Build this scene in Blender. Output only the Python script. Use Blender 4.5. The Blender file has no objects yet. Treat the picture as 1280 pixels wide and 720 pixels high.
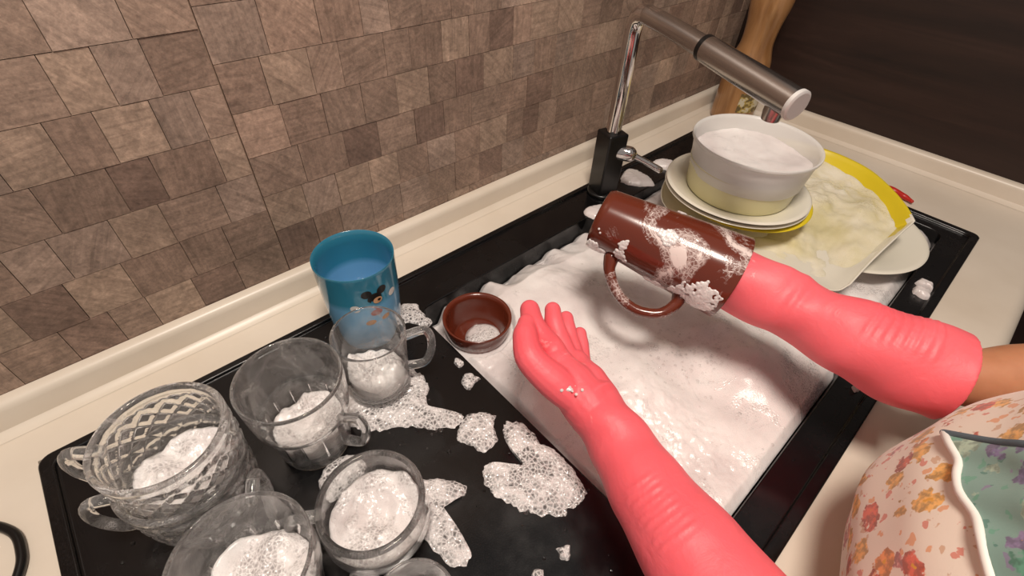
import bpy, bmesh, math, random
from mathutils import Vector, Matrix, noise
random.seed(7)
D=bpy.data
scene=bpy.context.scene
PI=math.pi

# ------------------------------------------------------------------ helpers
def link(o,parent=None):
    scene.collection.objects.link(o)
    if parent: o.parent=parent
    return o
def empty(name):
    o=D.objects.new(name,None); o.empty_display_size=.02
    return link(o)
def mesh_obj(name,verts,faces,mat=None,parent=None,smooth=True):
    m=D.meshes.new(name); m.from_pydata([tuple(v) for v in verts],[],faces); m.update()
    if smooth: m.polygons.foreach_set('use_smooth',[len(f)<=4 for f in faces])
    if mat: 
        for q in (mat if isinstance(mat,(list,tuple)) else [mat]): m.materials.append(q)
    return link(D.objects.new(name,m),parent)
def fixn(o):
    bm=bmesh.new(); bm.from_mesh(o.data); bmesh.ops.recalc_face_normals(bm,faces=bm.faces); bm.to_mesh(o.data); bm.free(); return o
def box(name,lo,hi,mat,parent=None,bevel=0,seg=3):
    bm=bmesh.new(); bmesh.ops.create_cube(bm,size=1)
    for v in bm.verts:
        v.co=Vector([(lo[i]+hi[i])/2+v.co[i]*(hi[i]-lo[i]) for i in range(3)])
    if bevel: bmesh.ops.bevel(bm,geom=bm.edges[:],offset=bevel,segments=seg,affect='EDGES',profile=.5)
    m=D.meshes.new(name); bm.to_mesh(m); bm.free()
    if bevel: m.polygons.foreach_set('use_smooth',[True]*len(m.polygons))
    if mat: m.materials.append(mat)
    o=D.objects.new(name,m); link(o,parent)
    if bevel: o.modifiers.new('wn','WEIGHTED_NORMAL')
    return o
def cat(pts,n):
    P=[Vector(p) for p in pts]; out=[]
    if len(P)<3 or n<=1:
        return P,[i for i in range(len(P))]
    Q=[P[0]*2-P[1]]+P+[P[-1]*2-P[-2]]; ts=[]
    for i in range(1,len(Q)-2):
        for k in range(n):
            t=k/n; a,b,c,d=Q[i-1:i+3]
            out.append(.5*((2*b)+(c-a)*t+(2*a-5*b+4*c-d)*t*t+(3*b-a-3*c+d)*t**3)); ts.append(i-1+k/n)
    out.append(P[-1]); ts.append(len(P)-1)
    return out,ts
def tube_data(pts,rad,n=6,seg=20,cap=True,rf=None,flat=1.0,up=None):
    C,ts=cat(pts,n); R=[]
    for t in ts:
        i=min(int(t),len(rad)-2) if len(rad)>1 else 0
        if len(rad)==1: R.append(rad[0])
        else:
            u=t-i; u=u*u*(3-2*u) if n>1 else u
            R.append(rad[i]*(1-u)+rad[i+1]*u)
    if cap:
        for end in (0,1):
            a=C[0] if end==0 else C[-1]; b=C[1] if end==0 else C[-2]; r=R[0] if end==0 else R[-1]
            d=(a-b).normalized(); ex=[];er=[]
            for k in range(1,6):
                an=k/5*PI/2; ex.append(a+d*r*math.sin(an)); er.append(max(r*math.cos(an),r*.02))
            if end==0: C=ex[::-1]+C; R=er[::-1]+R; ts=[0]*5+ts
            else: C=C+ex; R=R+er; ts=ts+[ts[-1]]*5
    T=[(C[min(i+1,len(C)-1)]-C[max(i-1,0)]).normalized() for i in range(len(C))]
    N=Vector(up) if up else (Vector((0,0,1)) if abs(T[0].z)<.9 else Vector((1,0,0)))
    V=[];F=[]
    for i,c in enumerate(C):
        N=(N-T[i]*N.dot(T[i])).normalized(); B=T[i].cross(N)
        for k in range(seg):
            th=2*PI*k/seg; r=R[i]
            if rf: r+=rf(ts[i],th)
            V.append(c+N*math.cos(th)*r*flat+B*math.sin(th)*r)
    for i in range(len(C)-1):
        for k in range(seg):
            a=i*seg+k;b=i*seg+(k+1)%seg; F.append((a,b,b+seg,a+seg))
    F.append(tuple(range(seg-1,-1,-1))); F.append(tuple(range((len(C)-1)*seg,len(C)*seg)))
    return V,F
def merge(parts):
    V=[];F=[]
    for v,f in parts:
        o=len(V); V+=v; F+=[tuple(i+o for i in q) for q in f]
    return V,F
def tube(name,pts,rad,mat,parent=None,**k):
    V,F=tube_data(pts,rad,**k); o=fixn(mesh_obj(name,V,F,mat,parent))
    if k.get('cap')==False: o.modifiers.new('e','EDGE_SPLIT').split_angle=.8
    return o
def lathe_data(prof,seg=64,rm=None,center=(0,0,0)):
    V=[];F=[]; cx,cy,cz=center
    for (r,z) in prof:
        for k in range(seg):
            th=2*PI*k/seg; rr=r
            if rm: rr=rm(th,r,z)
            V.append(Vector((cx+rr*math.cos(th),cy+rr*math.sin(th),cz+z)))
    for i in range(len(prof)-1):
        for k in range(seg):
            a=i*seg+k;b=i*seg+(k+1)%seg; F.append((a,b,b+seg,a+seg))
    F.append(tuple(range(seg-1,-1,-1))); F.append(tuple(range((len(prof)-1)*seg,len(prof)*seg)))
    return V,F
def lathe(name,prof,mat,parent=None,center=(0,0,0),seg=64,rm=None):
    V,F=lathe_data(prof,seg,rm,center); return fixn(mesh_obj(name,V,F,mat,parent))
def ell(c,r,seg=24,rings=14):
    V=[];F=[]
    for i in range(rings+1):
        ph=-PI/2+PI*i/rings; cr=max(math.cos(ph),.01)
        for k in range(seg):
            th=2*PI*k/seg; V.append(Vector((c[0]+r[0]*cr*math.cos(th),c[1]+r[1]*cr*math.sin(th),c[2]+r[2]*math.sin(ph))))
    for i in range(rings):
        for k in range(seg):
            a=i*seg+k;b=i*seg+(k+1)%seg; F.append((a,b,b+seg,a+seg))
    F.append(tuple(range(seg-1,-1,-1))); F.append(tuple(range(rings*seg,(rings+1)*seg)))
    return V,F
def rprof(pts,n=4):
    C,_=cat([(p[0],p[1],0) for p in pts],n); return [(max(c.x,.0002),c.y) for c in C]
def remesh(o,vox,it=6,fac=.6):
    m=o.modifiers.new('r','REMESH'); m.mode='VOXEL'; m.voxel_size=vox; m.use_smooth_shade=True
    s=o.modifiers.new('s','SMOOTH'); s.iterations=it; s.factor=fac
    return o

# ------------------------------------------------------------------ materials
def lin(h):
    h=h.lstrip('#'); c=[int(h[i:i+2],16)/255 for i in (0,2,4)]
    return tuple((x/12.92 if x<=.04045 else ((x+.055)/1.055)**2.4) for x in c)+(1,)
class NT:
    def __init__(s,name):
        s.m=D.materials.new(name); s.m.use_nodes=True; s.t=s.m.node_tree; s.b=s.t.nodes['Principled BSDF']
    def n(s,typ,**k):
        o=s.t.nodes.new(typ)
        for a,v in k.items():
            if a in o.inputs: o.inputs[a].default_value=v
            else: setattr(o,a,v)
        return o
    def l(s,a,b): s.t.links.new(a,b)
    def set(s,**k):
        for a,v in k.items(): s.b.inputs[a.replace('_',' ')].default_value=v
        return s
    def coord(s,scale=1,kind='Object'):
        c=s.n('ShaderNodeTexCoord'); m=s.n('ShaderNodeMapping')
        m.inputs['Scale'].default_value=(scale,)*3 if not isinstance(scale,tuple) else scale
        s.l(c.outputs[kind],m.inputs[0]); return m.outputs[0]
    def noise(s,vec,scale,detail=4,rough=.55,dist=0):
        o=s.n('ShaderNodeTexNoise'); o.inputs['Scale'].default_value=scale; o.inputs['Detail'].default_value=detail
        o.inputs['Roughness'].default_value=rough; o.inputs['Distortion'].default_value=dist; s.l(vec,o.inputs['Vector']); return o
    def vor(s,vec,scale,feat='F1',rand=1):
        o=s.n('ShaderNodeTexVoronoi'); o.feature=feat; o.inputs['Scale'].default_value=scale; o.inputs['Randomness'].default_value=rand
        s.l(vec,o.inputs['Vector']); return o
    def ramp(s,fac,stops,interp='LINEAR'):
        o=s.n('ShaderNodeValToRGB'); cr=o.color_ramp; cr.interpolation=interp
        while len(cr.elements)<len(stops): cr.elements.new(.5)
        for e,(p,c) in zip(cr.elements,stops):
            e.position=p; e.color=c if isinstance(c,tuple) else (c,c,c,1)
        s.l(fac,o.inputs[0]); return o.outputs[0]
    def mix(s,fac,a,b,mode='MIX'):
        o=s.n('ShaderNodeMix',data_type='RGBA',blend_type=mode)
        for sock,v in ((o.inputs[0],fac),(o.inputs[6],a),(o.inputs[7],b)):
            if hasattr(v,'links'): s.l(v,sock)
            else: sock.default_value=v
        return o.outputs[2]
    def math(s,op,a,b=0,c=0):
        o=s.n('ShaderNodeMath',operation=op)
        for i,v in enumerate((a,b,c)):
            if hasattr(v,'links'): s.l(v,o.inputs[i])
            else: o.inputs[i].default_value=v
        return o.outputs[0]
    def bump(s,h,strength=.3,dist=.001,prev=None):
        o=s.n('ShaderNodeBump'); o.inputs['Strength'].default_value=strength; o.inputs['Distance'].default_value=dist
        s.l(h,o.inputs['Height'])
        if prev: s.l(prev,o.inputs['Normal'])
        s.l(o.outputs[0],s.b.inputs['Normal']); return o.outputs[0]
    def col(s,c): s.l(c,s.b.inputs['Base Color'])
def simple(name,h,rough=.4,metal=0,**k):
    n=NT(name); n.set(Base_Color=lin(h),Roughness=rough,Metallic=metal,**k); return n.m

n=NT('black_granite_composite'); v=n.coord(1)
nz=n.noise(v,900,2); n.col(n.ramp(nz.outputs[0],[(.45,lin('#060607')),(.75,lin('#1c1b1d'))])); 
nb=n.noise(v,14,4); n.l(n.ramp(nb.outputs[0],[(.35,.10),(.65,.34)]),n.b.inputs['Roughness']); n.bump(nz.outputs[0],.12,.0005); M_granite=n.m
n=NT('cream_worktop'); v=n.coord(1); nz=n.noise(v,6,5); n.col(n.ramp(nz.outputs[0],[(.3,lin('#d6c9b8')),(.7,lin('#e3d8c9'))])); n.set(Roughness=.35)
n.bump(n.noise(v,600,2).outputs[0],.05,.0003); M_counter=n.m
n=NT('stone_mosaic'); at=n.n('ShaderNodeAttribute',attribute_name='tcol'); uv=n.n('ShaderNodeUVMap',uv_map='tuv')
mp=n.n('ShaderNodeMapping'); mp.inputs['Scale'].default_value=(14,240,1); n.l(uv.outputs[0],mp.inputs[0])
st=n.noise(mp.outputs[0],1,4,.6,.5); v=n.coord(1); big=n.noise(v,13,6,.7,.5); fine=n.noise(v,330,4,.7); mid=n.noise(v,70,5,.65,1.2)
s1=n.ramp(st.outputs[0],[(.3,.66),(.5,.97),(.7,1.22)]); s2=n.ramp(big.outputs[0],[(.3,.66),(.7,1.22)]); s3=n.ramp(fine.outputs[0],[(.35,.72),(.65,1.14)]); s4=n.ramp(mid.outputs[0],[(.3,.66),(.7,1.22)])
c=n.mix(.7,at.outputs[0],s1,'MULTIPLY'); c=n.mix(.9,c,s2,'MULTIPLY'); c=n.mix(.8,c,s3,'MULTIPLY'); c=n.mix(.8,c,s4,'MULTIPLY'); n.col(c); n.set(Roughness=.45)
b1=n.bump(st.outputs[0],.18,.001); b1=n.bump(mid.outputs[0],.25,.0012,b1); n.bump(fine.outputs[0],.25,.0006,b1); M_tile=n.m
M_grout=simple('grout','#a58b78',.8)
n=NT('dark_wood_panel'); v=n.coord((3,2,26)); nz=n.noise(v,1,6,.6,.8); n.col(n.ramp(nz.outputs[0],[(.3,lin('#1a100d')),(.6,lin('#2f1e18')),(.8,lin('#3d2a24'))])); n.set(Roughness=.5); M_wood=n.m
n=NT('floor_tiles'); v=n.coord(1); br=n.n('ShaderNodeTexBrick'); br.offset=0; br.inputs['Scale'].default_value=2.5; br.inputs['Color1'].default_value=lin('#2a211d'); br.inputs['Color2'].default_value=lin('#30261f'); br.inputs['Mortar'].default_value=lin('#14100e'); n.l(v,br.inputs[0]); n.col(br.outputs[0]); n.set(Roughness=.4); M_floor=n.m
M_cab=simple('cabinet_front','#3a2620',.4)
M_chrome=simple('chrome','#d6d2cf',.07,1)
M_nickel=simple('brushed_nickel','#bab6b3',.24,1)
M_cap=simple('satin_cap','#e2e0de',.4,.25)
M_blackpl=simple('black_plastic','#0d0d0e',.3)
def glassmat(name,filmamt):
    n=NT(name); n.set(Base_Color=(.98,.99,.985,1),Roughness=.0,IOR=1.36,Transmission_Weight=1.0,Specular_IOR_Level=.9); v=n.coord(1)
    n.bump(n.noise(v,60,2).outputs[0],.15,.001)
    fz=n.noise(v,34,6,.7,1.0); vo=n.vor(v,520,'DISTANCE_TO_EDGE'); 
    f=n.ramp(fz.outputs[0],[(.46,.10),(.60,.34),(.70,.8)]); ln=n.ramp(vo.outputs[0],[(0,1.0),(.15,.5)])
    fac=n.math('MULTIPLY',n.math('MULTIPLY',f,ln),filmamt)
    d=n.n('ShaderNodeBsdfDiffuse'); d.inputs[0].default_value=lin('#f6f3f2'); tr=n.n('ShaderNodeBsdfTranslucent'); tr.inputs[0].default_value=lin('#f6f3f2')
    m1=n.n('ShaderNodeMixShader'); m1.inputs[0].default_value=.4; n.l(d.outputs[0],m1.inputs[1]); n.l(tr.outputs[0],m1.inputs[2])
    m2=n.n('ShaderNodeMixShader'); n.l(fac,m2.inputs[0]); n.l(n.b.outputs[0],m2.inputs[1]); n.l(m1.outputs[0],m2.inputs[2])
    out=n.t.nodes['Material Output']; n.l(m2.outputs[0],out.inputs[0]); return n.m
M_glass=glassmat('clear_glass',.85)
n=NT('soap_bubble'); lw=n.n('ShaderNodeLayerWeight'); lw.inputs[0].default_value=.3; tr=n.n('ShaderNodeBsdfTransparent'); gl=n.n('ShaderNodeBsdfGlossy'); gl.inputs['Roughness'].default_value=.04
ms=n.n('ShaderNodeMixShader'); n.l(n.math('ADD',n.math('MULTIPLY',lw.outputs[1],.55),.05),ms.inputs[0]); n.l(tr.outputs[0],ms.inputs[1]); n.l(gl.outputs[0],ms.inputs[2]); n.l(ms.outputs[0],n.t.nodes['Material Output'].inputs[0]); M_bubble=n.m
def foam(name,lo='#e0d7d6',hi='#f9f4f2',bub='#a8a0a0',cover=(.56,.68),s1=300,s2=900,ms=11,strength=.75,fine=.28):
    n=NT(name); v=n.coord(1)
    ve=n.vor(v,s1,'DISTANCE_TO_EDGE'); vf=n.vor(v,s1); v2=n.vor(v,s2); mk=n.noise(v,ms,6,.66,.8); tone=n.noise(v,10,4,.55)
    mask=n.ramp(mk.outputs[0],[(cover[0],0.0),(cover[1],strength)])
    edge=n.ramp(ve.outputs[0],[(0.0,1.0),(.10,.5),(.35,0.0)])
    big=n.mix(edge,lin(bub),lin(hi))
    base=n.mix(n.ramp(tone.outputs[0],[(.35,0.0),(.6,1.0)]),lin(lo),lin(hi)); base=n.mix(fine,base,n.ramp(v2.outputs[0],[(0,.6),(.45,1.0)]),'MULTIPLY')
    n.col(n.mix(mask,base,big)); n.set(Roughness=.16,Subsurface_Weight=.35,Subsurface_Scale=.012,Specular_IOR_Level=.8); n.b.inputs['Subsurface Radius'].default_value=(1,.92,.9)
    b=n.bump(n.math('MULTIPLY',n.math('SUBTRACT',1,vf.outputs[0]),mask),.8,.0026); n.bump(n.math('SUBTRACT',1,v2.outputs[0]),.32,.0006,b); return n.m
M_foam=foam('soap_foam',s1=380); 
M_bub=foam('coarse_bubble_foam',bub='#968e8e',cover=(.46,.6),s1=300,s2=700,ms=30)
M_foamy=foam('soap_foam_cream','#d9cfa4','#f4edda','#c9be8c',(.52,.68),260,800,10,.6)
n=NT('thin_bubble_film'); v=n.coord(1); wp=n.noise(v,40,5,.6,.8); 
vo=n.vor(v,260,'DISTANCE_TO_EDGE'); v3=n.vor(v,620,'DISTANCE_TO_EDGE')
e1=n.ramp(vo.outputs[0],[(.0,1.0),(.10,.5),(.4,.12)]); e2=n.ramp(v3.outputs[0],[(.0,1.0),(.2,.85),(.4,.7)])
m=n.ramp(wp.outputs[0],[(.44,0.0),(.60,1.0)]); mm=n.mix(m,e1,e2)
n.l(mm,n.b.inputs['Alpha']); n.set(Base_Color=lin('#f3eeed'),Roughness=.1,Specular_IOR_Level=.9); vb=n.vor(v,260); n.bump(n.math('SUBTRACT',1,vb.outputs[0]),.8,.0024); M_film=n.m
M_water=NT('water').set(Base_Color=(1,1,1,1),Roughness=.02,IOR=1.33,Transmission_Weight=1.0).m
def browncer(name,foamamt):
    n=NT(name); v=n.coord(1); nz=n.noise(v,15,7,.66,1.2)
    vo2=n.vor(v,230,'DISTANCE_TO_EDGE'); th=n.ramp(nz.outputs[0],[(foamamt,0.0),(foamamt+.06,1.0)]); ln=n.ramp(vo2.outputs[0],[(0,1.0),(.16,0.2)])
    core=n.ramp(nz.outputs[0],[(foamamt+.07,0.0),(foamamt+.12,.88)])
    fa=n.math('MAXIMUM',core,n.math('MULTIPLY',th,n.math('MULTIPLY',ln,.6)))
    n.col(n.mix(fa,lin('#642a1a'),lin('#ecdcd7'))); n.l(n.ramp(fa,[(0,.18),(1,.4)]),n.b.inputs['Roughness']); n.set(Coat_Weight=.3,Coat_Roughness=.08)
    n.bump(fa,.4,.0015); return n.m
M_brown=browncer('brown_glazed_ceramic',.515); M_brown2=browncer('brown_glazed_ceramic_clean',.80)
n=NT('coral_rubber'); v=n.coord(1); nz=n.noise(v,24,3,.5,.6); n2=n.noise(v,7,3)
c=n.ramp(n2.outputs[0],[(.3,lin('#ef5d68')),(.7,lin('#fa7680'))]); 
fz=n.noise(v,15,6,.68,1.0); f=n.ramp(fz.outputs[0],[(.62,0.0),(.70,.5)]); n.col(n.mix(f,c,lin('#ffd9d9')))
n.set(Roughness=.5,Subsurface_Weight=.2,Subsurface_Scale=.012); b=n.bump(nz.outputs[0],.35,.005); b=n.bump(n.noise(v,60,4,.6,1.5).outputs[0],.25,.002,b); n.bump(n.vor(v,700).outputs[0],.1,.0005,b); M_glove=n.m
n=NT('skin'); v=n.coord(1); n.col(n.ramp(n.noise(v,30,4).outputs[0],[(.3,lin('#b57a58')),(.7,lin('#c88e6b'))])); n.set(Roughness=.5,Subsurface_Weight=.2,Subsurface_Scale=.01); M_skin=n.m
def floral(name,base,cols,scale,leaf):
    n=NT(name); v=n.coord(1); dn=n.noise(v,75,3,.6); 
    off=n.n('ShaderNodeVectorMath',operation='SCALE'); sub=n.n('ShaderNodeVectorMath',operation='SUBTRACT'); sub.inputs[1].default_value=(.5,.5,.5)
    n.l(dn.outputs[1],sub.inputs[0]); n.l(sub.outputs[0],off.inputs[0]); off.inputs['Scale'].default_value=.018
    ad=n.n('ShaderNodeVectorMath',operation='ADD'); n.l(v,ad.inputs[0]); n.l(off.outputs[0],ad.inputs[1]); w=ad.outputs[0]
    c=lin(base)
    vl=n.vor(w,scale*2.2); fl=n.ramp(vl.outputs[0],[(.26,1.0),(.31,0.0)]); sl=n.n('ShaderNodeSeparateColor'); n.l(vl.outputs[1],sl.inputs[0]); lc=n.ramp(sl.outputs[1],[(0,lin(leaf)),(.4,lin(cols[1])),(.7,lin(cols[0]))],'CONSTANT')
    c=n.mix(n.math('MULTIPLY',fl,.7),c,lc)
    vf=n.vor(w,scale); sep=n.n('ShaderNodeSeparateColor'); n.l(vf.outputs[1],sep.inputs[0])
    fc=n.ramp(sep.outputs[0],[(i/len(cols),lin(q)) for i,q in enumerate(cols)],'CONSTANT')
    pet=n.noise(v,190,2); dd=n.math('ADD',vf.outputs[0],n.math('MULTIPLY',n.math('SUBTRACT',pet.outputs[0],.5),.4))
    ff=n.ramp(dd,[(.38,1.0),(.43,0.0)]); shade=n.ramp(pet.outputs[0],[(.4,.55),(.6,1.25)]); fc2=n.mix(.9,fc,shade,'MULTIPLY')
    c=n.mix(n.math('MULTIPLY',ff,.92),c,fc2)
    fy=n.ramp(vf.outputs[0],[(.08,1.0),(.12,0.0)]); c=n.mix(fy,c,lin('#e8a437'))
    n.col(c); n.set(Roughness=.85,Sheen_Weight=.2); n.bump(n.noise(v,900,2).outputs[0],.2,.0004); return n.m
M_floral=floral('cream_floral_cotton','#f0e0d0',['#d65a40','#e68f48','#d0807c','#c4553a','#e6aa54'],46,'#cf9d76')
M_teal=floral('teal_floral_cotton','#84a399',['#8f7aa0','#64a086','#a9bba6','#80709a'],56,'#4b7d70')
M_trim=simple('white_trim','#efe9e2',.7)
M_tealdark=simple('slate_trim','#5d6c74',.8)
M_white=simple('white_porcelain','#ece7d8',.15,Coat_Weight=.3)
M_cream=simple('cream_porcelain','#ece4b8',.15,Coat_Weight=.3)
M_yellow=simple('yellow_rim','#e3cc2c',.3)
M_tub=simple('translucent_plastic','#efedea',.3,Specular_IOR_Level=.7,Alpha=.72)
M_tub2=simple('yellowish_tub','#e8e2b0',.2,Specular_IOR_Level=.7,Alpha=.85)
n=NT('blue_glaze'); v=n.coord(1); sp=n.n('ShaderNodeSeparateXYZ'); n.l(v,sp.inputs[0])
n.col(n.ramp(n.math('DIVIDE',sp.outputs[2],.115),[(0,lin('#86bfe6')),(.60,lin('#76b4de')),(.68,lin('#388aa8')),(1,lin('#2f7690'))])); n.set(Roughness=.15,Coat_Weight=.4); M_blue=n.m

# ------------------------------------------------------------------ room
SX0,SX1,SY0,SY1=-.178,1.0,-.0646,.4505
YW=.5205; XR=1.18; CF=-.134
def wall():
    V=[];F=[];cols=[];uvs=[]
    V+= [(-1.2,YW+.004,-.9),(XR,YW+.004,-.9),(XR,YW+.004,1.3),(-1.2,YW+.004,1.3)]; F.append((0,1,2,3)); cols.append((0,0,0,1)); uvs.append([(0,0)]*4); mi=[1]
    h=.0475; z=.0
    r=random.Random(3)
    while z<1.25:
        for side in (0,1):
            x=.1075 if side else -1.2+r.uniform(0,.03); x1=XR if side else .1075; zo=z-(0 if side else .017)
            while x<x1-.004:
                w=r.choice([.034,.042,.0455,.0475,.054]); 
                if x+w>x1-.02: w=x1-x
                g=.0003; gl=.0013 if (side and abs(x-.1075)<1e-6) else g
                d=r.uniform(0,.0009); y=YW-d
                a=len(V); xa,xb,za,zb=x+gl,x+w-g,zo+g,zo+h-g
                V+=[(xa,y,za),(xb,y,za),(xb,y,zb),(xa,y,zb),(xa,YW+.004,za),(xb,YW+.004,za),(xb,YW+.004,zb),(xa,YW+.004,zb)]
                base=r.choice([(.40,.275,.21),(.34,.235,.18),(.46,.33,.25),(.27,.18,.14),(.40,.29,.23),(.37,.26,.20)])
                k=r.uniform(.80,1.18); c=(base[0]*k,base[1]*k,base[2]*k,1)
                an=r.choice([0,PI/2,r.uniform(0,PI),PI/4]); ox,oy=r.uniform(0,9),r.uniform(0,9); ca,sa=math.cos(an),math.sin(an)
                def uvf(i): 
                    p=V[i]; return (p[0]*ca-p[2]*sa+ox,p[0]*sa+p[2]*ca+oy)
                for q in ((0,1,2,3),(4,5,1,0),(1,5,6,2),(3,2,6,7),(4,0,3,7)):
                    f=tuple(a+i for i in q); F.append(f); cols.append(c); uvs.append([uvf(i) for i in f]); mi.append(0)
                x+=w
        z+=h
    o=mesh_obj('wall_back',V,F,[M_tile,M_grout],None,False); me=o.data
    ca=me.color_attributes.new('tcol','FLOAT_COLOR','CORNER'); ul=me.uv_layers.new(name='tuv')
    for p in me.polygons:
        p.material_index=mi[p.index]
        for j,l in enumerate(p.loop_indices):
            ca.data[l].color=cols[p.index]; ul.data[l].uv=uvs[p.index][j]
    return o
wall()
box('wall_right',(XR,-1.6,-.9),(XR+.03,YW+.05,1.3),M_wood)
box('floor',(-1.6,-1.8,-.93),(1.4,.6,-.9),M_floor)
ct=empty('kitchen_worktop')
box('slab_left',(-1.2,CF,-.04),(SX0,YW,0),M_counter,ct,.0)
box('slab_right',(SX1,CF,-.04),(XR,YW,0),M_counter,ct,.0)
box('slab_back',(SX0,SY1,-.04),(SX1,YW,0),M_counter,ct,.0)
box('slab_front',(SX0,CF,-.04),(SX1,SY0,0),M_counter,ct,.0)
tube('front_edge',[(-1.2,CF,-.02),(XR,CF,-.02)],[.02],M_counter,ct,n=1,cap=False,flat=1)
box('cabinet',(-1.2,CF+.03,-.9),(XR,YW,-.24),M_cab,ct)
box('cabinet_rail',(-1.2,CF+.03,-.24),(XR,CF+.05,-.04),M_cab,ct)
def upstand(name,prof,axis,a,b,mat):
    V=[];F=[];n=len(prof)
    for t in (a,b):
        for (d,z) in prof: V.append((t,d,z) if axis=='x' else (d,t,z))
    for i in range(n-1): F.append((i,i+1,n+i+1,n+i))
    F.append(tuple(range(n))); F.append(tuple(range(2*n-1,n-1,-1)))
    o=fixn(mesh_obj(name,V,F,mat)); o.modifiers.new('e','EDGE_SPLIT').split_angle=.7; return o
pr=[(0,0),(0,.035),(-.007,.035),(-.011,.0335),(-.0135,.030),(-.0145,.026),(-.016,.006),(-.020,.002),(-.026,0.0003)]
upstand('trim_1',[(YW-.0015+d,z) for d,z in pr],'x',-1.2,XR-.0005,M_counter)
upstand('trim_2',[(XR-.0005+d,z) for d,z in pr],'y',CF,YW-.018,M_counter)

# ------------------------------------------------------------------ sink
def rbox_mesh(x0,x1,y0,y1,z0,z1,r,seg=6):
    pts=[]
    for cx,cy,a0 in ((x1-r,y1-r,0),(x0+r,y1-r,PI/2),(x0+r,y0+r,PI),(x1-r,y0+r,3*PI/2)):
        for k in range(seg+1):
            a=a0+k/seg*PI/2; pts.append((cx+r*math.cos(a),cy+r*math.sin(a)))
    n=len(pts); V=[(x,y,z0) for x,y in pts]+[(x,y,z1) for x,y in pts]
    F=[(i,(i+1)%n,n+(i+1)%n,n+i) for i in range(n)]+[tuple(range(n-1,-1,-1)),tuple(range(n,2*n))]
    return V,F
def mkobj(name,VF,mat=None):
    return fixn(mesh_obj(name,VF[0],VF[1],mat,None,False))
sink=mkobj('kitchen_sink',rbox_mesh(SX0,SX1,SY0,SY1,-.23,.004,.012),M_granite)
cuts=[mkobj('c',rbox_mesh(SX0+.012,SX1-.012,SY0+.012,SY1-.010,.0,.05,.01)),
      mkobj('c',rbox_mesh(.207,.548,-.021,.384,-.2,.05,.02)),
      mkobj('c',rbox_mesh(.585,.965,-.021,.376,-.2,.05,.02))]
for i,c in enumerate(cuts):
    m=sink.modifiers.new('b%d'%i,'BOOLEAN'); m.operation='DIFFERENCE'; m.object=c; m.solver='EXACT'
bv=sink.modifiers.new('bev','BEVEL'); bv.width=.0022; bv.segments=3; bv.limit_method='ANGLE'; bv.angle_limit=.7
dg=bpy.context.evaluated_depsgraph_get(); me=D.meshes.new_from_object(sink.evaluated_get(dg)); sink.modifiers.clear(); sink.data=me
for c in cuts: D.objects.remove(c)
me.polygons.foreach_set('use_smooth',[True]*len(me.polygons)); sink.modifiers.new('wn','WEIGHTED_NORMAL')

# ------------------------------------------------------------------ foam in bowls
def foam_sheet(name,x0,x1,y0,y1,hf,mat,nx=230,ny=250,bot=-.12):
    V=[];F=[]
    for j in range(ny+1):
        for i in range(nx+1):
            x=x0+(x1-x0)*i/nx;y=y0+(y1-y0)*j/ny; V.append((x,y,hf(x,y)))
    w=nx+1
    for j in range(ny):
        for i in range(nx): a=j*w+i; F.append((a,a+1,a+w+1,a+w))
    ring=[i for i in range(w)]+[j*w+nx for j in range(1,ny+1)]+[ny*w+i for i in range(nx-1,-1,-1)]+[j*w for j in range(ny-1,0,-1)]
    b=len(V); V+=[(V[i][0],V[i][1],bot) for i in ring]; n=len(ring)
    for k in range(n): F.append((ring[k],b+k,b+(k+1)%n,ring[(k+1)%n]))
    F.append(tuple(range(b,b+n)))
    return fixn(mesh_obj(name,V,F,mat))
def fn(x,y,s,seed=0): return noise.fractal(Vector((x*s+seed,y*s,seed*1.7)),1.0,2.0,4)
def nn(x,y,s,seed=0): return noise.noise(Vector((x*s,y*s,seed)))
def g(x,y,cx,cy,r): return math.exp(-((x-cx)**2+(y-cy)**2)/(r*r))
def bubbly(x,y,s,seed):
    d=noise.voronoi(Vector((x*s,y*s,seed)))[0][0]; return max(0,1-d*1.6)**.5
def h1(x,y):
    rough=max(0,nn(x,y,8,11)*1.6)
    z=-.007+.010*nn(x,y,9,3)+.005*nn(x,y,22,7)+.0012*nn(x,y,60,4)+rough*(.002*fn(x,y,60,3)+.0014*bubbly(x,y,150,2))
    z+=.026*g(x,y,.36,.30,.07)+.012*g(x,y,.33,.14,.07)+.018*g(x,y,.47,.05,.05)+.01*g(x,y,.50,.22,.05)+.010*g(x,y,.24,.21,.03)
    e=min((x-.208),(y+.020)*1.0,(.547-x),(.383-y)); z-= .008*max(0,1-e/.010)
    z-=.026*max(0,min(1,(1-(.383-y)/.05)*(1+1.6*nn(x,1,30,1))))
    d=math.hypot(x-.252,y-.318)
    if d<.037: z=-.05
    elif d<.047: z=min(z,-.012)
    return z
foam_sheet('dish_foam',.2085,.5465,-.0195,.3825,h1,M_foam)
def h2(x,y):
    z=-.014+.008*fn(x,y,12,5)+.02*g(x,y,.62,.32,.05)+.016*g(x,y,.93,.03,.04)
    e=min((x-.5865),(y+.0195),(.9635-x),(.3745-y)); return z-.01*max(0,1-e/.012)
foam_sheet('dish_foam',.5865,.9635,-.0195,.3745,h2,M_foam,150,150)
rr=random.Random(21); parts=[]
for i in range(900):
    k=i%4
    if k<2: x=rr.gauss(.43,.035);y=rr.gauss(.115,.030)
    elif k==2: x=rr.gauss(.30,.04);y=rr.gauss(.17,.04)
    else: x=rr.uniform(.212,.54);y=rr.uniform(-.014,.36)
    if not(.212<x<.543 and -.015<y<.37) or math.hypot(x-.252,y-.318)<.05: continue
    r=rr.choice([.0005,.0006,.0007,.0008,.0009,.0012,.0018]); parts.append(ell((x,y,h1(x,y)+r*.1),(r,r,r),10,6))
V,F=merge(parts); mesh_obj('soap_bubbles',V,F,M_bubble)

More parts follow.
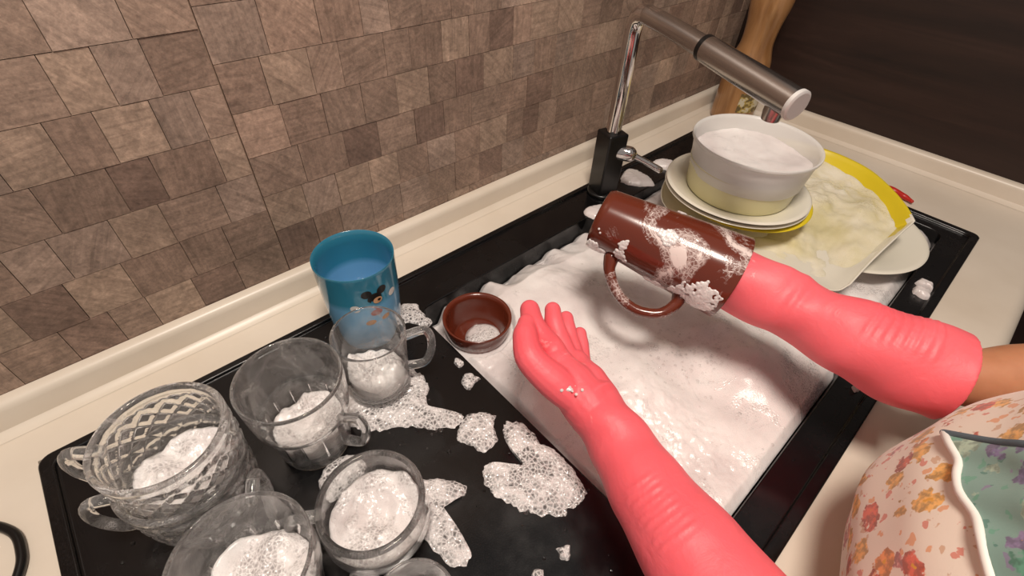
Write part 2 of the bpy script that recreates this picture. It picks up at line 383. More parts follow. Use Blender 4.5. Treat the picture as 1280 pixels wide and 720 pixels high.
def patches(name,polys,mat,hmax=.0036,z0=.0003):
    parts=[]
    for poly in polys:
        C,_=cat([(p[0],p[1],0) for p in poly+[poly[0]]],10); C=C[:-1]
        c=sum(C,Vector())/len(C); n=len(C); V=[];F=[]; K=8
        for k in range(K+1):
            s=1-k/K*.995; hh=hmax*math.sqrt(max(0,1-s**4))
            for p in C:
                q=c+(p-c)*s*(1+.08*noise.noise(p*110)+.06*noise.noise(p*260)); V.append(Vector((q.x,q.y,z0+max(hh,0)+ (0 if k==0 else .0018*abs(noise.noise(q*120))))))
        for k in range(K):
            for i in range(n): a=k*n+i;b=k*n+(i+1)%n; F.append((a,b,b+n,a+n))
        parts.append((V,F))
    V,F=merge(parts); return mesh_obj(name,V,F,mat)
def blob(cx,cy,r,k=9,j=.35):
    rr=random.Random(int(cx*9999)+int(cy*777)); return [(cx+r*(1+rr.uniform(-j,j))*math.cos(2*PI*i/k),cy+r*(1+rr.uniform(-j,j))*math.sin(2*PI*i/k)) for i in range(k)]
P=[[(.188,.192),(.200,.172),(.198,.150),(.203,.132),(.200,.10),(.190,.082),(.168,.085),(.153,.094),(.138,.112),(.128,.142),(.130,.160),(.143,.168),(.154,.157),(.160,.144),(.168,.146),(.170,.165),(.176,.182)],
   [(.079,.345),(.058,.31),(.072,.275),(.100,.258),(.118,.240),(.13,.230),(.150,.220),(.157,.228),(.142,.25),(.138,.265),(.152,.282),(.152,.31),(.13,.335),(.1,.355)],
   [(.05,.220),(.083,.200),(.098,.186),(.112,.168),(.108,.158),(.090,.166),(.082,.150),(.084,.135),(.078,.112),(.06,.125)],
   blob(.160,.203,.020,9,.3),blob(.190,.257,.011),blob(.196,.285,.006),blob(.195,.385,.018),blob(.205,.36,.008),blob(.112,.065,.005),blob(.142,.063,.006),blob(.0,.155,.014),blob(.03,.25,.02)]
patches('foam_puddle',P,M_film)
patches('foam_puddle',[blob(.766,-.043,.012),blob(.79,-.040,.011),blob(.52,-.042,.004),blob(.70,.405,.03),blob(.78,.40,.02),blob(.56,.38,.02)],M_foam,.008)
parts=[]; rr=random.Random(11)
for i in range(160):
    x=rr.uniform(.07,.2);y=rr.uniform(.08,.34); r=rr.choice([.0008,.001,.0014,.0022])
    if not any(math.hypot(x-c[0],y-c[1])<c[2] for c in ((.17,.12,.035),(.12,.25,.035),(.16,.203,.018),(.13,.15,.015),(.11,.29,.05))): continue
    parts.append(ell((x,y,.004),(r,r,r),12,8))
V,F=merge(parts); mesh_obj('soap_bubbles',V,F,M_bubble)
parts=[]
for i in range(260):
    x=rr.uniform(-.16,.2);y=rr.uniform(-.04,.43)
    if i>200: x=rr.uniform(.50,.98); y=rr.choice([rr.uniform(-.045,-.028),rr.uniform(.39,.43)])
    r=rr.choice([.0006,.0008,.001,.0014,.002]); parts.append(ell((x,y,.0),(r,r*rr.uniform(.8,1.2),r*.5),10,6))
V,F=merge(parts); mesh_obj('water_droplets',V,F,M_water)

# ------------------------------------------------------------------ glassware
def glass_cup(name,cx,cy,h,rt,rb,handle=None,rm=None,bulge=None,th=.0024,foamz=.3,seg=96,z0=.0005,hz=(.25,.8),hout=.026,pn=4,fmat=None):
    e=empty(name)
    ou=[(rb*.55,0.0),(rb*.95,.0),(rb,.003)]
    if bulge: ou+=[(r,z*h) for z,r in bulge]
    else: ou+=[(rb+(rt-rb)*.25,h*.2),(rb+(rt-rb)*.7,h*.6),(rt,h*.95)]
    ou.append((rt,h))
    inn=[(r-th,z) for r,z in ou[::-1] if z>.012]; inn[0]=(rt-th,h); 
    bi=inn[-1][0]
    po=rprof(ou,pn); pi_=rprof(inn+[(bi*.8,.0085),(.0005,.0080)],4)
    outer=len(po)+1
    prof=[(.0003,.0015)]+po+[(rt-th*.5,h+.0012)]+pi_
    V=[];F=[]
    for i,(r,z) in enumerate(prof):
        for k in range(seg):
            t=2*PI*k/seg; q=rm(t,r,z) if (rm and i<outer) else r
            V.append(Vector((cx+q*math.cos(t),cy+q*math.sin(t),z0+z)))
    for i in range(len(prof)-1):
        for k in range(seg):
            a=i*seg+k;b=i*seg+(k+1)%seg; F.append((a,b,b+seg,a+seg))
    F.append(tuple(range(seg-1,-1,-1))); F.append(tuple(range((len(prof)-1)*seg,len(prof)*seg)))
    fixn(mesh_obj('body',V,F,M_glass,e))
    if handle is not None:
        d=Vector((math.cos(handle),math.sin(handle),0)); c=Vector((cx,cy,z0))
        def R(z):
            pts=sorted(ou,key=lambda q:q[1]); 
            for a,b in zip(pts,pts[1:]):
                if a[1]<=z<=b[1] and b[1]>a[1]: return a[0]+(b[0]-a[0])*(z-a[1])/(b[1]-a[1])
            return rt
        za,zb=hz[0]*h,hz[1]*h; zc=(za+zb)/2
        tube('handle',[c+d*(R(zb)-.001)+Vector((0,0,zb)),c+d*(R(zb)+hout*.75)+Vector((0,0,zb+.003)),c+d*(R(zc)+hout)+Vector((0,0,zc+.004)),c+d*(R(za)+hout*.7)+Vector((0,0,za+.002)),c+d*(R(za)-.001)+Vector((0,0,za-.001))],[.0052,.0046,.0044,.0046,.0052],M_glass,e,n=6,seg=16)
    if foamz:
        zf=foamz*h
        ri=(rb+(rt-rb)*foamz)-th-.0012
        if bulge:
            zz=[(0,rb)]+list(bulge)+[(1,rt)]
            for a,b in zip(zz,zz[1:]):
                if a[0]<=foamz<=b[0]: ri=a[1]+(b[1]-a[1])*(foamz-a[0])/(b[0]-a[0])-th-.0015
        V=[];F=[];K=18;S=56
        rbot=rb-th-.003
        for r,z in ((.001,.0095),(rbot*.8,.0098),(rbot*.95,.011)):
            for k in range(S): a=2*PI*k/S; V.append((cx+r*math.cos(a),cy+r*math.sin(a),z0+z))
        for q in range(K+1):
            r=ri*(1-q/K)+.0002
            for k in range(S):
                a=2*PI*k/S; x=cx+r*math.cos(a);y=cy+r*math.sin(a)
                climb=.010*max(0,math.cos(a-1.2+cx*40))*(1-q/K)**3
                z=zf+.011*fn(x,y,38,2)+.002*fn(x,y,160,5)+climb
                V.append((x,y,z0+min(max(z,.012),h*.9)))
        for i in range(K+3):
            for k in range(S): a=i*S+k;b=i*S+(k+1)%S; F.append((a,b,b+S,a+S))
        fixn(mesh_obj('foam',V,F,fmat or M_bub,e))
    return e
def flutes(n,amp,z0,z1):
    def f(th,r,z):
        w=max(0,min(1,(z-z0)/.006))*max(0,min(1,(z1-z)/.006)); return r*(1-amp*w*(1-abs(math.sin(n*th/2))))
    return f
def diamonds(n,k,depth,z0,z1,band=None):
    def f(th,r,z):
        w=max(0,min(1,(z-z0)/.003))*max(0,min(1,(z1-z)/.003)); q=0
        for s in (1,-1):
            p=(n*th/(2*PI)+s*z*k)%1; d=abs(p-.5)*2; q=max(q,max(0,1-d/.35))
        if band:
            for zb in band: q=max(q,max(0,1-abs(z-zb)/.0022)); 
            if abs(z-band[0])<.003: w=1
        return r-depth*w*q
    return f
mug=empty('blue_mug'); bx,by=.148,.400
R=.043
prof=[(.0003,.003),(.03,.003),(.033,.0),(.037,.001)]+rprof([(.038,.004),(.0405,.03),(.0425,.07),(.0435,.112),(.0425,.1145)],4)+rprof([(.0405,.112),(.0395,.07),(.0375,.03),(.034,.008)],4)+[(.0003,.007)]
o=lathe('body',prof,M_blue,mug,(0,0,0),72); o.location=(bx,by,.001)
def pr_r(z): return .0385+(z/.112)*.0052
def decal(name,tc,zc,rx,rz,off,mat):
    V=[];F=[];K=20;Q=4
    for q in range(Q+1):
        for k in range(K):
            a=2*PI*k/K; s=1-q/Q*.99; z=zc+rz*s*math.sin(a); t=tc+rx*s*math.cos(a)/R; r=pr_r(z)+off
            V.append((bx+r*math.cos(t),by+r*math.sin(t),.001+z))
    for q in range(Q):
        for k in range(K): a=q*K+k;b=q*K+(k+1)%K; F.append((a,b,b+K,a+K))
    mesh_obj(name,V,F,mat,mug)
Kb=simple('print_black','#16130f',.3);Kp=simple('print_peach','#dbab80',.3);Kr=simple('print_red','#a8402e',.3);Ky=simple('print_orange','#c98a3a',.3);Kw=simple('print_white','#e8e6e0',.3)
tc=math.radians(-95); z_=.083; s_=1.25
def dc(n_,dt,dz,rx,rz,off,m): decal(n_,tc+dt*s_,z_+dz*s_,rx*s_,rz*s_,off,m)
dc('head',0,0,.0066,.0064,.0006,Kb);dc('ear',-.15,.0072,.0046,.0044,.0006,Kb);dc('ear',.17,.0068,.0046,.0044,.0006,Kb)
dc('face',.05,-.0025,.0042,.0036,.0012,Kp);dc('nose',.08,-.002,.0016,.0013,.0016,Kb)
dc('torso',0,-.011,.0062,.0068,.0006,Kb);dc('shorts',0,-.016,.006,.004,.0010,Kr)
dc('arm',-.22,-.008,.0080,.0022,.0006,Kb);dc('arm',.22,-.006,.0080,.0022,.0006,Kb);dc('glove',-.42,-.007,.0042,.0038,.0010,Kw);dc('glove',.42,-.004,.0042,.0038,.0010,Kw)
dc('leg',-.10,-.022,.0020,.005,.0006,Kb);dc('leg',.12,-.022,.0020,.005,.0006,Kb);dc('shoe',-.17,-.027,.005,.003,.001,Ky);dc('shoe',.2,-.027,.005,.003,.001,Ky)

glass_cup('glass_mug',.113,.316,.088,.0365,.033,math.radians(-28),None,[(.15,.033),(.55,.034),(.9,.0362)],foamz=.30,hz=(.3,.85),hout=.026)
glass_cup('glass_cup',.030,.300,.105,.045,.033,math.radians(-52),flutes(12,.07,.006,.055),[(.12,.035),(.35,.036),(.5,.0375),(.56,.042),(.8,.0443)],foamz=.30,hz=(.12,.5),hout=.022,seg=192,pn=6)
cutf=diamonds(16,62,.0034,.008,.066,(.070,))
glass_cup('cut_glass_cup',-.066,.297,.080,.0465,.036,math.radians(165),cutf,[(.1,.038),(.4,.044),(.7,.0457)],foamz=.30,hz=(.3,.85),hout=.024,th=.0048,seg=288,pn=14)
glass_cup('cut_glass_cup',-.063,.300,.080,.0460,.036,math.radians(150),cutf,[(.1,.038),(.3,.040),(.45,.0445),(.7,.0455)],foamz=.35,hz=(.3,.85),hout=.024,th=.0048,z0=.040,seg=288,pn=14)
glass_cup('glass_cup',-.055,.193,.088,.0470,.036,math.radians(62),flutes(14,.07,.006,.05),[(.12,.038),(.4,.041),(.55,.045),(.8,.0465)],foamz=.42,hz=(.35,.9),hout=.022,seg=196,pn=6)
glass_cup('glass_mug',.034,.183,.062,.0425,.037,math.radians(150),None,[(.15,.040),(.45,.0445),(.8,.0435)],foamz=.45,hz=(.25,.8),hout=.022,th=.0050)
glass_cup('glass_cup',.020,.102,.055,.030,.024,None,None,None,foamz=.4)

# ------------------------------------------------------------------ brown cup floating in foam
e=empty('brown_cup'); 
prof=[(.0003,-.040),(.024,-.040),(.028,-.038)]+rprof([(.034,-.025),(.0405,-.005),(.0430,.012),(.0420,.0145)],4)+rprof([(.0385,.011),(.0355,-.006),(.029,-.026)],4)+[(.0003,-.032)]
lathe('body',prof,M_brown2,e,(.252,.318,.0),64)
lathe('foam',[(.0003,-.030),(.022,-.030),(.024,-.026),(.018,-.022),(.010,-.020),(.0003,-.0195)],M_bub,e,(.258,.313,0),40)

# ------------------------------------------------------------------ brown mug (held)
e=empty('brown_mug')
A=Vector((.382,.258,.140)); B=Vector((.436,.114,.115)); ax=(B-A); L=ax.length; ax.normalize()
hd=Vector((-.713,-.2,-.674)); hd=(hd-ax*hd.dot(ax)).normalized(); sd=ax.cross(hd)
prof=[(.0003,.003),(.024,.003),(.027,0),(.031,.001)]+rprof([(.0335,.006),(.0355,.03),(.040,.08),(.0445,.13),(.0465,L-.002),(.0455,L)],5)+rprof([(.0435,L-.003),(.041,.13),(.0365,.08),(.032,.03),(.029,.010)],5)+[(.0003,.008)]
V,F=lathe_data(prof,72); T=Matrix((( hd.x,sd.x,ax.x),(hd.y,sd.y,ax.y),(hd.z,sd.z,ax.z)))
V=[A+T@v for v in V]; fixn(mesh_obj('body',V,F,M_brown,e))
hp=[(.038,.118),(.052,.118),(.068,.108),(.076,.085),(.070,.060),(.052,.040),(.036,.034)]
tube('handle',[A+hd*x+ax*z for x,z in hp],[.0085,.0065,.006,.006,.006,.0065,.0085],M_brown,e,n=6,seg=18,up=tuple(sd),flat=1.25)
def mr(z): return .0335+(z/.16)*.013
parts=[]; r5=random.Random(5)
for i in range(9000):
    z=r5.uniform(.004,L-.004); th=r5.uniform(-PI,PI)
    p=A+hd*mr(z)*math.cos(th)+sd*mr(z)*math.sin(th)+ax*z
    q=noise.fractal(p*22+Vector((3.3,1,8)),1.0,2.0,3)+.22*math.exp(-(z/.03)**2)
    if q<.27: continue
    r=r5.uniform(.0012,.0018)+.0012*min(1,(q-.27)*2.5); parts.append(ell(p,(r,r,r),8,6))
V,F=merge(parts); o=mesh_obj('suds',V,F,M_foam,e); remesh(o,.0007,3,.5)

# ------------------------------------------------------------------ woman
W=empty('woman')
parts=[]
def fin(pts,r): parts.append(tube_data(pts,r,n=5,seg=16))
fin([(.2210,.150,.088),(.2306,.1776,.097),(.2265,.1990,.111),(.2390,.2190,.114)],[.0130,.0130,.0125,.0098]) # index
fin([(.2120,.125,.088),(.2045,.1486,.100),(.1990,.1745,.112),(.2085,.1930,.118),(.2215,.2050,.118)],[.0145,.016,.0140,.0120,.0090]) # thumb
fin([(.232,.145,.083),(.2463,.1749,.085),(.2535,.1965,.098),(.2650,.2115,.102)],[.012,.0110,.0102,.0084])
fin([(.240,.142,.078),(.2571,.1714,.076),(.2662,.1890,.086),(.2770,.2020,.089)],[.012,.0102,.0094,.0078])
fin([(.240,.138,.072),(.2603,.1610,.066),(.2725,.1745,.072),(.2820,.1850,.076)],[.0118,.0096,.0088,.0072])
parts.append(tube_data([(.2180,.1180,.084),(.2210,.140,.088),(.2260,.165,.092)],[.023,.022,.016],n=5))
parts.append(tube_data([(.2290,.1160,.080),(.2370,.138,.080),(.2480,.160,.079)],[.022,.021,.014],n=5))
def ribs(t0,t1,per,amp,th0,thw):
    def f(t,th):
        if t<t0 or t>t1: return 0
        d=abs((th-th0+PI)%(2*PI)-PI)
        if d>thw: return 0
        w=min(1,(thw-d)/.25)*min(1,(t-t0)/.1)*min(1,(t1-t)/.1)
        ph=.5+.5*math.sin(t*per+d*3.0)
        return amp*w*ph*ph
    return f
armL=[(.2245,.1275,.081),(.2220,.1110,.080),(.2130,.0750,.078),(.1985,.0340,.078),(.1840,-.015,.081),(.166,-.075,.088)]
lr=ribs(2.8,3.95,2*PI*9,.0013,.55,.6)
def lrf(t,th): return lr(t,th)+.0014*math.sin(th*2+t*5)*max(0,min(1,2.7-t))+.0016*math.exp(-((t-.55)/.12)**2)*math.cos(th)-.0014*math.exp(-((t-.85)/.10)**2)
parts.append(tube_data(armL,[.025,.0255,.0275,.0325,.0385,.042],n=24,seg=120,cap=False,rf=lrf))
V,F=merge(parts); o=fixn(mesh_obj('left_glove',V,F,M_glove,W)); remesh(o,.0012,4,.5)
parts=[]
for i,(u,v,l) in enumerate([(.018,.010,.35),(.018,-.008,.28),(.006,-.018,.30),(-.010,-.017,.38)]):
    b=B-ax*.02+hd*u*.8+sd*v; m=A.lerp(B,.6)+hd*u*.9+sd*v; tpt=A.lerp(B,l)+hd*u*.6+sd*v*.7
    parts.append(tube_data([b,m,tpt],[.009,.0085,.007],n=5,seg=14))
parts.append(tube_data([B-ax*.012-hd*.010+sd*.012,A.lerp(B,.68)-hd*.016+sd*.012,A.lerp(B,.5)-hd*.014+sd*.008],[.011,.010,.008],n=5,seg=14))
armR=[tuple(B-ax*.035),tuple(B-ax*.005),(.4406,.0739,.116),(.4446,.034,.115),(.4456,-.010,.117),(.4517,-.0483,.119),(.462,-.083,.120)]
def rr2(t,th):
    w=-.0012*math.exp(-((t-2.3)/.13)**2)-.0010*math.exp(-((t-2.75+.1*math.sin(th))/.10)**2)+.0011*math.exp(-((t-2.52)/.1)**2)
    return ribs(3.9,5.3,2*PI*6,.0016,.1,.75)(t,th)+.0012*math.sin(th*3+t*4)*min(1,t/2)+w*max(0,math.cos(th-.4))
parts.append(tube_data(armR,[.024,.034,.0345,.032,.038,.042,.041],n=24,seg=120,cap=False,rf=rr2))
V,F=merge(parts); o=fixn(mesh_obj('right_glove',V,F,M_glove,W)); remesh(o,.0013,4,.5)
parts=[]
for i in range(60):
    p=Vector([(.2045,.137,.1075)[j]+r5.gauss(0,(.005,.008,.0015)[j]*.5) for j in range(3)]); r=r5.uniform(.0012,.0020)
    parts.append(ell(p,(r,r,r),8,6))
V,F=merge(parts); o=mesh_obj('glove_suds',V,F,M_foam,W); remesh(o,.0007,3,.5)
tube('left_arm',[(.175,-.045,.085),(.163,-.12,.092),(.155,-.215,.10),(.16,-.235,.17),(.195,-.245,.30),(.22,-.25,.355)],[.028,.032,.038,.040,.044,.045],M_skin,W,n=8,seg=32)
tube('right_arm',[(.458,-.06,.116),(.478,-.098,.120),(.515,-.140,.128),(.555,-.235,.135),(.545,-.25,.20),(.485,-.255,.30),(.455,-.26,.355)],[.024,.026,.030,.038,.040,.044,.045],M_skin,W,n=8,seg=32)
rings=[(-.52,.20,.17,-.335),(-.40,.19,.165,-.335),(-.25,.185,.16,-.33),(-.12,.180,.158,-.320),(-.03,.180,.155,-.302),(.010,.182,.155,-.290),(.030,.184,.160,-.272),(.055,.182,.163,-.246),(.10,.175,.164,-.235),(.15,.163,.158,-.234),(.21,.152,.142,-.240),(.29,.147,.115,-.248),(.34,.150,.10,-.255),(.375,.125,.085,-.26),(.395,.06,.055,-.26)]
CX=.328
def ringat(z):
    zs=[r[0] for r in rings]
    if z<=zs[0]: return rings[0][1:]
    for i in range(len(rings)-1):
        if zs[i]<=z<=zs[i+1]:
            b=rings[i];c=rings[i+1]; t=(z-zs[i])/(zs[i+1]-zs[i]); t2=t*t*(3-2*t)*.6+t*.4
            return tuple(b[k]*(1-t2)+c[k]*t2 for k in (1,2,3))
    return rings[-1][1:]
def S(th,z,off=0):
    rx,ry,cy=ringat(z); f=1+.012*math.sin(th*9+z*14)*min(1,max(.2,(.3-z)*2))+.035*noise.noise(Vector((math.cos(th)*2.5,math.sin(th)*2.5,z*9)))
    return Vector((CX+(rx*f+off)*math.cos(th),cy+(ry*f+off)*math.sin(th),z))
V=[];F=[];NZ=110;NS=160
for j in range(NZ+1):
    z=-.52+(.395+.52)*j/NZ
    for k in range(NS): V.append(S(2*PI*k/NS,z))
for j in range(NZ):
    for k in range(NS): a=j*NS+k;b=j*NS+(k+1)%NS; F.append((a,b,b+NS,a+NS))
F.append(tuple(range(NZ*NS,(NZ+1)*NS)))
fixn(mesh_obj('dress',V,F,M_floral,W))
r_=math.radians
cor=[(r_(88),.170),(r_(138),.186),(r_(160),.29),(r_(104),.240)]
V=[];F=[];K=30
for j in range(K+1):
    for i in range(K+1):
        u=i/K;v=j/K
        th=(cor[0][0]*(1-u)+cor[1][0]*u)*(1-v)+(cor[3][0]*(1-u)+cor[2][0]*u)*v; z=(cor[0][1]*(1-u)+cor[1][1]*u)*(1-v)+(cor[3][1]*(1-u)+cor[2][1]*u)*v
        z+=(.010*math.sin(PI*u)+.002*math.sin(PI*u*4))*(1-v)
        V.append(S(th,z,.0022+.0015*math.sin(u*22)))
for j in range(K):
    for i in range(K): a=j*(K+1)+i; F.append((a,a+1,a+K+2,a+K+1))
o=mesh_obj('shirt_panel',V,F,M_teal,W); so=o.modifiers.new('s','SOLIDIFY'); so.thickness=.002; so.offset=0
tube('trim_edge',[V[i]+Vector((0,.001,0)) for i in range(0,K+1,3)],[.0024],M_trim,W,n=3,seg=10)
tube('placket_edge',[V[j*(K+1)]+Vector((0,.001,0)) for j in range(0,K+1,3)],[.0025],M_tealdark,W,n=3,seg=10)
tube('left_sleeve',[(.170,-.24,.22),(.195,-.245,.30),(.24,-.25,.350)],[.052,.054,.05],M_floral,W,n=8,seg=32)
tube('right_sleeve',[(.525,-.25,.22),(.485,-.255,.30),(.44,-.26,.350)],[.052,.054,.05],M_floral,W,n=8,seg=32)
hc=Vector((CX,-.225,.545))
parts=[ell(hc,(.068,.082,.100),32,20),ell(hc+Vector((0,.04,-.045)),(.045,.045,.05)),tube_data([(CX,-.26,.36),(CX,-.255,.42),(CX,-.245,.48)],[.055,.048,.045],n=5),
 tube_data([hc+Vector((0,.078,.012)),hc+Vector((0,.094,-.018)),hc+Vector((0,.086,-.026))],[.006,.010,.008],n=4,seg=12),ell(hc+Vector((-.068,-.005,-.005)),(.008,.016,.026)),ell(hc+Vector((.068,-.005,-.005)),(.008,.016,.026))]
V,F=merge(parts); o=fixn(mesh_obj('head',V,F,M_skin,W)); remesh(o,.004,4,.5)
M_hair=simple('dark_hair','#2a1a12',.6); M_lip=simple('lips','#a8544c',.5); M_eye=simple('eyes','#201510',.2)
V,F=merge([ell(hc+Vector((0,-.022,.022)),(.076,.082,.095),32,20),ell(hc+Vector((0,-.105,.01)),(.04,.035,.04))]); o=fixn(mesh_obj('hair',V,F,M_hair,W)); remesh(o,.005,4,.5)
V,F=merge([ell(hc+Vector((s*.027,.070,.005)),(.012,.008,.006)) for s in (-1,1)]); mesh_obj('eyes',V,F,M_eye,W)
V,F=ell(hc+Vector((0,.080,-.052)),(.020,.008,.006)); mesh_obj('mouth',V,F,M_lip,W)
for s,nm in ((-1,'left_leg'),(1,'right_leg')):
    tube(nm,[(CX+s*.075,-.335,-.48),(CX+s*.075,-.33,-.60),(CX+s*.075,-.345,-.72),(CX+s*.075,-.35,-.86)],[.065,.05,.048,.030],M_skin,W,n=6,seg=24)
    V,F=ell((CX+s*.075,-.30,-.872),(.042,.11,.028)); mesh_obj(nm.replace('leg','shoe'),V,F,M_blackpl,W)

# ------------------------------------------------------------------ faucet
e=empty('kitchen_faucet'); fx,fy=.6147,.4187
dirv=Vector((-.076,-.264,0)).normalized()
def obox(name,c,hx,hy,z0,z1,mat,bev):
    o=box(name,(-hx,-hy,z0),(hx,hy,z1),mat,e,bev); o.location=(c[0],c[1],0); o.rotation_euler=(0,0,math.atan2(dirv.y,dirv.x)); return o
obox('body',(fx,fy),.0185,.0185,.006,.112,M_blackpl,.003)
lathe('base_ring',[(.0003,.0),(.026,.0),(.026,.004),(.024,.006),(.0003,.006)],M_blackpl,e,(fx,fy,.0005),40)
pt=[(fx,fy,.108),(fx,fy,.16),(fx,fy,.22),(fx,fy,.262),tuple(Vector((fx,fy,.279))+dirv*.007),tuple(Vector((fx,fy,.284))+dirv*.024),tuple(Vector((fx,fy,.281))+dirv*.07),tuple(Vector((fx,fy,.2755))+dirv*.135)]
tube('neck',pt,[.0120]*len(pt),M_chrome,e,n=8,seg=32,up=(dirv.x,dirv.y,0))
tube('spout',pt[5:],[.0123]*3,M_nickel,e,n=8,seg=32)
s0=Vector((fx,fy,.2755))+dirv*.135; s1=Vector((fx,fy,.262))+dirv*.272; sx=(s1-s0).normalized()
tube('black_ring',[s0-sx*.002,s0+sx*.004],[.0150],M_blackpl,e,n=1,seg=40,cap=False)
tube('spray_head',[s0+sx*.004,s0+sx*.006,s0+sx*.05,s1],[.0142,.0150,.0152,.0154],M_nickel,e,n=2,seg=40,cap=False)
tube('end_cap',[s1-sx*.001,s1+sx*.003,s1+sx*.0045],[.0160,.0160,.0135],M_cap,e,n=1,seg=40,cap=False)
nz0=s1-sx*.020
tube('nozzle',[nz0,nz0+Vector((0,0,-.018)),nz0+Vector((0,0,-.026))],[.0105,.0105,.0095],M_nickel,e,n=1,seg=32,cap=False)
lv=Vector((fx,fy,.080)); ld=Vector((.45,-.89,0)).normalized()
tube('lever_hub',[lv+ld*.010,lv+ld*.032],[.0125],M_chrome,e,n=1,seg=28,cap=True)
tube('lever',[lv+ld*.032,lv+ld*.055+Vector((0,0,-.006)),lv+ld*.085+Vector((0,0,-.016))],[.006,.005,.0055],M_chrome,e,n=4,seg=18)

# ------------------------------------------------------------------ dishes in second bowl
def plate(name,c,r,mat,tilt=(0,0),rimmat=None,depth=.016):
    prof=[(.0003,.0),(r*.55,.0),(r*.58,.0015)]+rprof([(r*.62,.002),(r*.80,depth*.65),(r,depth),(r*1.003,depth+.0015)],4)+rprof([(r*.99,depth+.0022),(r*.80,depth*.8),(r*.62,.0055)],4)+[(.0003,.005)]
    o=lathe(name,prof,[mat]+([rimmat] if rimmat else []),None,(0,0,0),96); o.location=c; o.rotation_euler=(tilt[0],tilt[1],0)
    if rimmat:
        for p in o.data.polygons:
            cc=p.center
            if math.hypot(cc.x,cc.y)>r*.93: p.material_index=1
    return o
plate('serving_plate',(.825,.100,.0),.122,M_white,(0,0))
def tray():
    ol=[(.655,.030),(.72,.028),(.80,.022),(.832,.019),(.840,.022),(.868,.040),(.896,.063),(.926,.094),(.946,.123),(.957,.160),(.958,.200),(.945,.255),(.91,.30),(.85,.335),(.77,.35),(.69,.345),(.63,.31),(.612,.24),(.610,.15),(.618,.08),(.632,.040)]
    C,_=cat([(x,y,0) for x,y in ol+[ol[0]]],5); C=C[:-1]; cc=Vector((.785,.185,0)); n=len(C)
    def zt(x): return .026+.034*max(0,min(1,(x-.62)/.22))
    levels=[(.02,0,1),(.80,0,1),(.90,.004,1),(.99,0,0),(1.003,.001,0),(1.0,.0022,0),(.985,.0005,0),(.965,-.006,0),(.90,-.022,0)]
    V=[];F=[]
    for s,dz,_f in levels:
        for p in C:
            q=cc+(p-cc)*s; zr=zt(p.x)
            z=.0195+dz if _f else zr+dz
            V.append((q.x,q.y,z))
    for i in range(len(levels)-1):
        for k in range(n): a=i*n+k;b=i*n+(k+1)%n; F.append((a,b,b+n,a+n))
    E=empty('baking_dish'); o=fixn(mesh_obj('dish',V,F,[M_white,M_yellow],E))
    for p in o.data.polygons:
        vi=[v//n for v in p.vertices]; ctr=p.center
        if min(vi)>=4 and ctr.y>.03 and ctr.x>.8: p.material_index=1
    V=[];F=[];K=60
    for q in range(K+1):
        s=.945*(1-q/K)+.001
        for p in C:
            w=cc+(p-cc)*s; z=(zt(w.x)-.016)+.012*fn(w.x,w.y,18,4)*(1-s**6)
            V.append((w.x,w.y,z))
    for q in range(K):
        for k in range(n): a=q*n+k;b=q*n+(k+1)%n; F.append((a,b,b+n,a+n))
    mesh_obj('suds',V,F,M_foamy,E)
tray()
pc=(.694,.232)
plate('yellow_rim_plate',(pc[0]+.010,pc[1]-.006,.043),.103,M_cream,(0,0),M_yellow)
plate('dinner_plate',(pc[0],pc[1],.052),.105,M_white,(0,0)); 
plate('dinner_plate',(pc[0]-.003,pc[1]-.001,.060),.104,M_white,(0,0))
e=empty('plastic_tub'); c=(.692,.230,.068)
lathe('lower_tub',[(.0003,0),(.070,0),(.074,.002)]+rprof([(.076,.006),(.080,.044),(.081,.046)],3)+rprof([(.078,.046),(.074,.008)],3)+[(.0003,.004)],M_tub2,e,c,80)
c2=(.693,.229,.094)
lathe('tub',[(.0003,0),(.074,0),(.077,.002)]+rprof([(.080,.006),(.085,.046),(.086,.049),(.0885,.050),(.0885,.054),(.087,.0545)],3)+rprof([(.0845,.052),(.0825,.044),(.078,.008)],3)+[(.0003,.004)],M_tub,e,c2,80)
V=[];F=[];S_=48;K=16
for q in range(K+1):
    r=.0815*(1-q/K)+.0002
    for k in range(S_):
        a=2*PI*k/S_; x=c2[0]+r*math.cos(a);y=c2[1]+r*math.sin(a); V.append((x,y,c2[2]+.032+.006*fn(x,y,16,6)))
for q in range(K):
    for k in range(S_): a=q*S_+k;b=q*S_+(k+1)%S_; F.append((a,b,b+S_,a+S_))
mesh_obj('foam',V,F,M_foam,e)

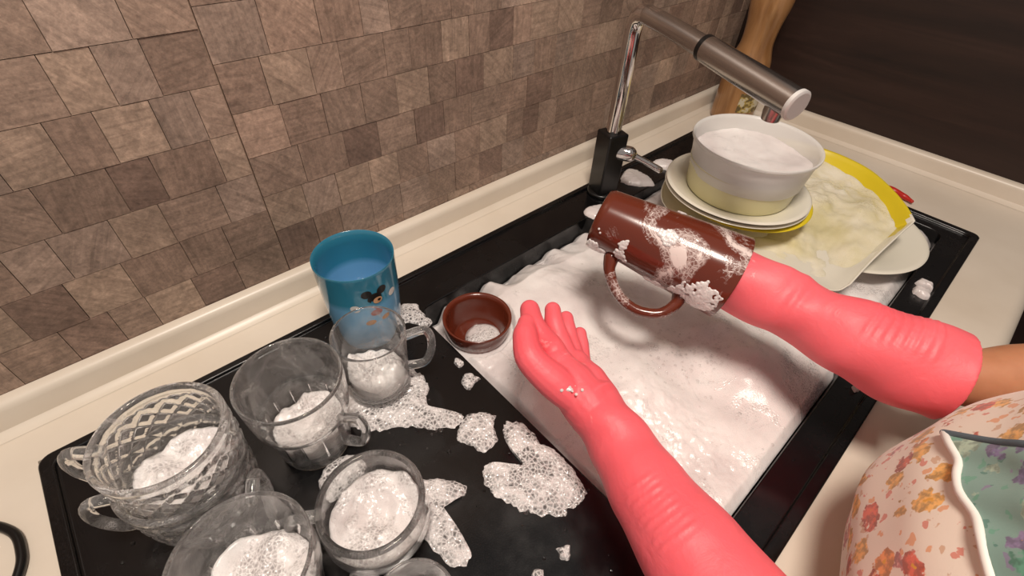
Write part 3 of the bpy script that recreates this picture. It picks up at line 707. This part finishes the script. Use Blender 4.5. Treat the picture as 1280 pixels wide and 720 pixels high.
# ------------------------------------------------------------------ wooden mill, red clip, cable
e=empty('wooden_pepper_mill'); n=NT('honey_wood'); v=n.coord((60,60,6)); nz=n.noise(v,1,5,.6,.6); n.col(n.ramp(nz.outputs[0],[(.3,lin('#8a6038')),(.7,lin('#b5875a'))])); n.set(Roughness=.3,Coat_Weight=.4); M_amb=n.m
M_lab=NT('paper_label'); v=M_lab.coord(1); nz=M_lab.noise(v,90,2); M_lab.col(M_lab.ramp(nz.outputs[0],[(.42,lin('#6b5a3a')),(.5,lin('#b9a04c')),(.58,lin('#cfc6ad'))])); M_lab=M_lab.m
bp=(1.095,.440,.001)
lathe('body',[(.0003,0),(.043,0),(.045,.003)]+rprof([(.045,.01),(.045,.088),(.044,.094)],3)+[(.041,.096),(.041,.099)]+rprof([(.043,.102),(.040,.125),(.032,.155),(.033,.19),(.039,.225),(.040,.25),(.036,.275)],6)+[(.030,.278),(.030,.281)]+rprof([(.034,.284),(.038,.305),(.030,.33),(.012,.345),(.0003,.347)],5),M_amb,e,bp,64)
V=[];F=[]
for j in range(5):
    for i in range(17):
        a=math.radians(-150+i*5); r=.0456; V.append((bp[0]+r*math.cos(a),bp[1]+r*math.sin(a),.028+j*.010))
for j in range(4):
    for i in range(16): a=j*17+i; F.append((a,a+1,a+18,a+17))
mesh_obj('label',V,F,M_lab,e)
M_red=simple('red_plastic','#c22a20',.35)
tube('red_bag_clip',[(1.035,.10,.006),(1.022,.080,.010),(1.025,.060,.006),(1.018,.045,.006)],[.004,.006,.005,.003],M_red,None,n=6,seg=14)
tube('power_cable',[(-.36,.47,.004),(-.28,.445,.004),(-.225,.413,.004),(-.203,.388,.004),(-.198,.364,.004),(-.203,.34,.004),(-.23,.29,.004),(-.30,.22,.004)],[.0038],M_blackpl,None,n=8,seg=12)

# ------------------------------------------------------------------ light, world, camera
def area(name,loc,tgt,size,power,col):
    l=D.lights.new(name,'AREA'); l.shape='DISK'; l.size=size; l.energy=power; l.color=col
    o=D.objects.new(name,l); link(o); o.location=loc; o.rotation_euler=(Vector(tgt)-Vector(loc)).to_track_quat('-Z','Y').to_euler(); return o
area('ceiling_light',(.05,-.05,1.45),(.25,.2,0),.35,19.5,(1,.885,.775))
w=D.worlds.new('w'); scene.world=w; w.use_nodes=True; w.node_tree.nodes['Background'].inputs[0].default_value=(1,.90,.84,1); w.node_tree.nodes['Background'].inputs[1].default_value=.31
cam=D.cameras.new('camera'); co=D.objects.new('camera',cam); link(co); cam.sensor_width=36; cam.lens=596.4/1280*36; cam.clip_start=.01
r=(0.74104,-0.67035,0.03854); d=(-0.44231,-0.53052,-0.72312); f=(0.50519,0.51882,-0.68964)
co.matrix_world=Matrix(((r[0],-d[0],-f[0],0),(r[1],-d[1],-f[1],0),(r[2],-d[2],-f[2],.45),(0,0,0,1)))
scene.camera=co
scene.view_settings.view_transform='Standard'
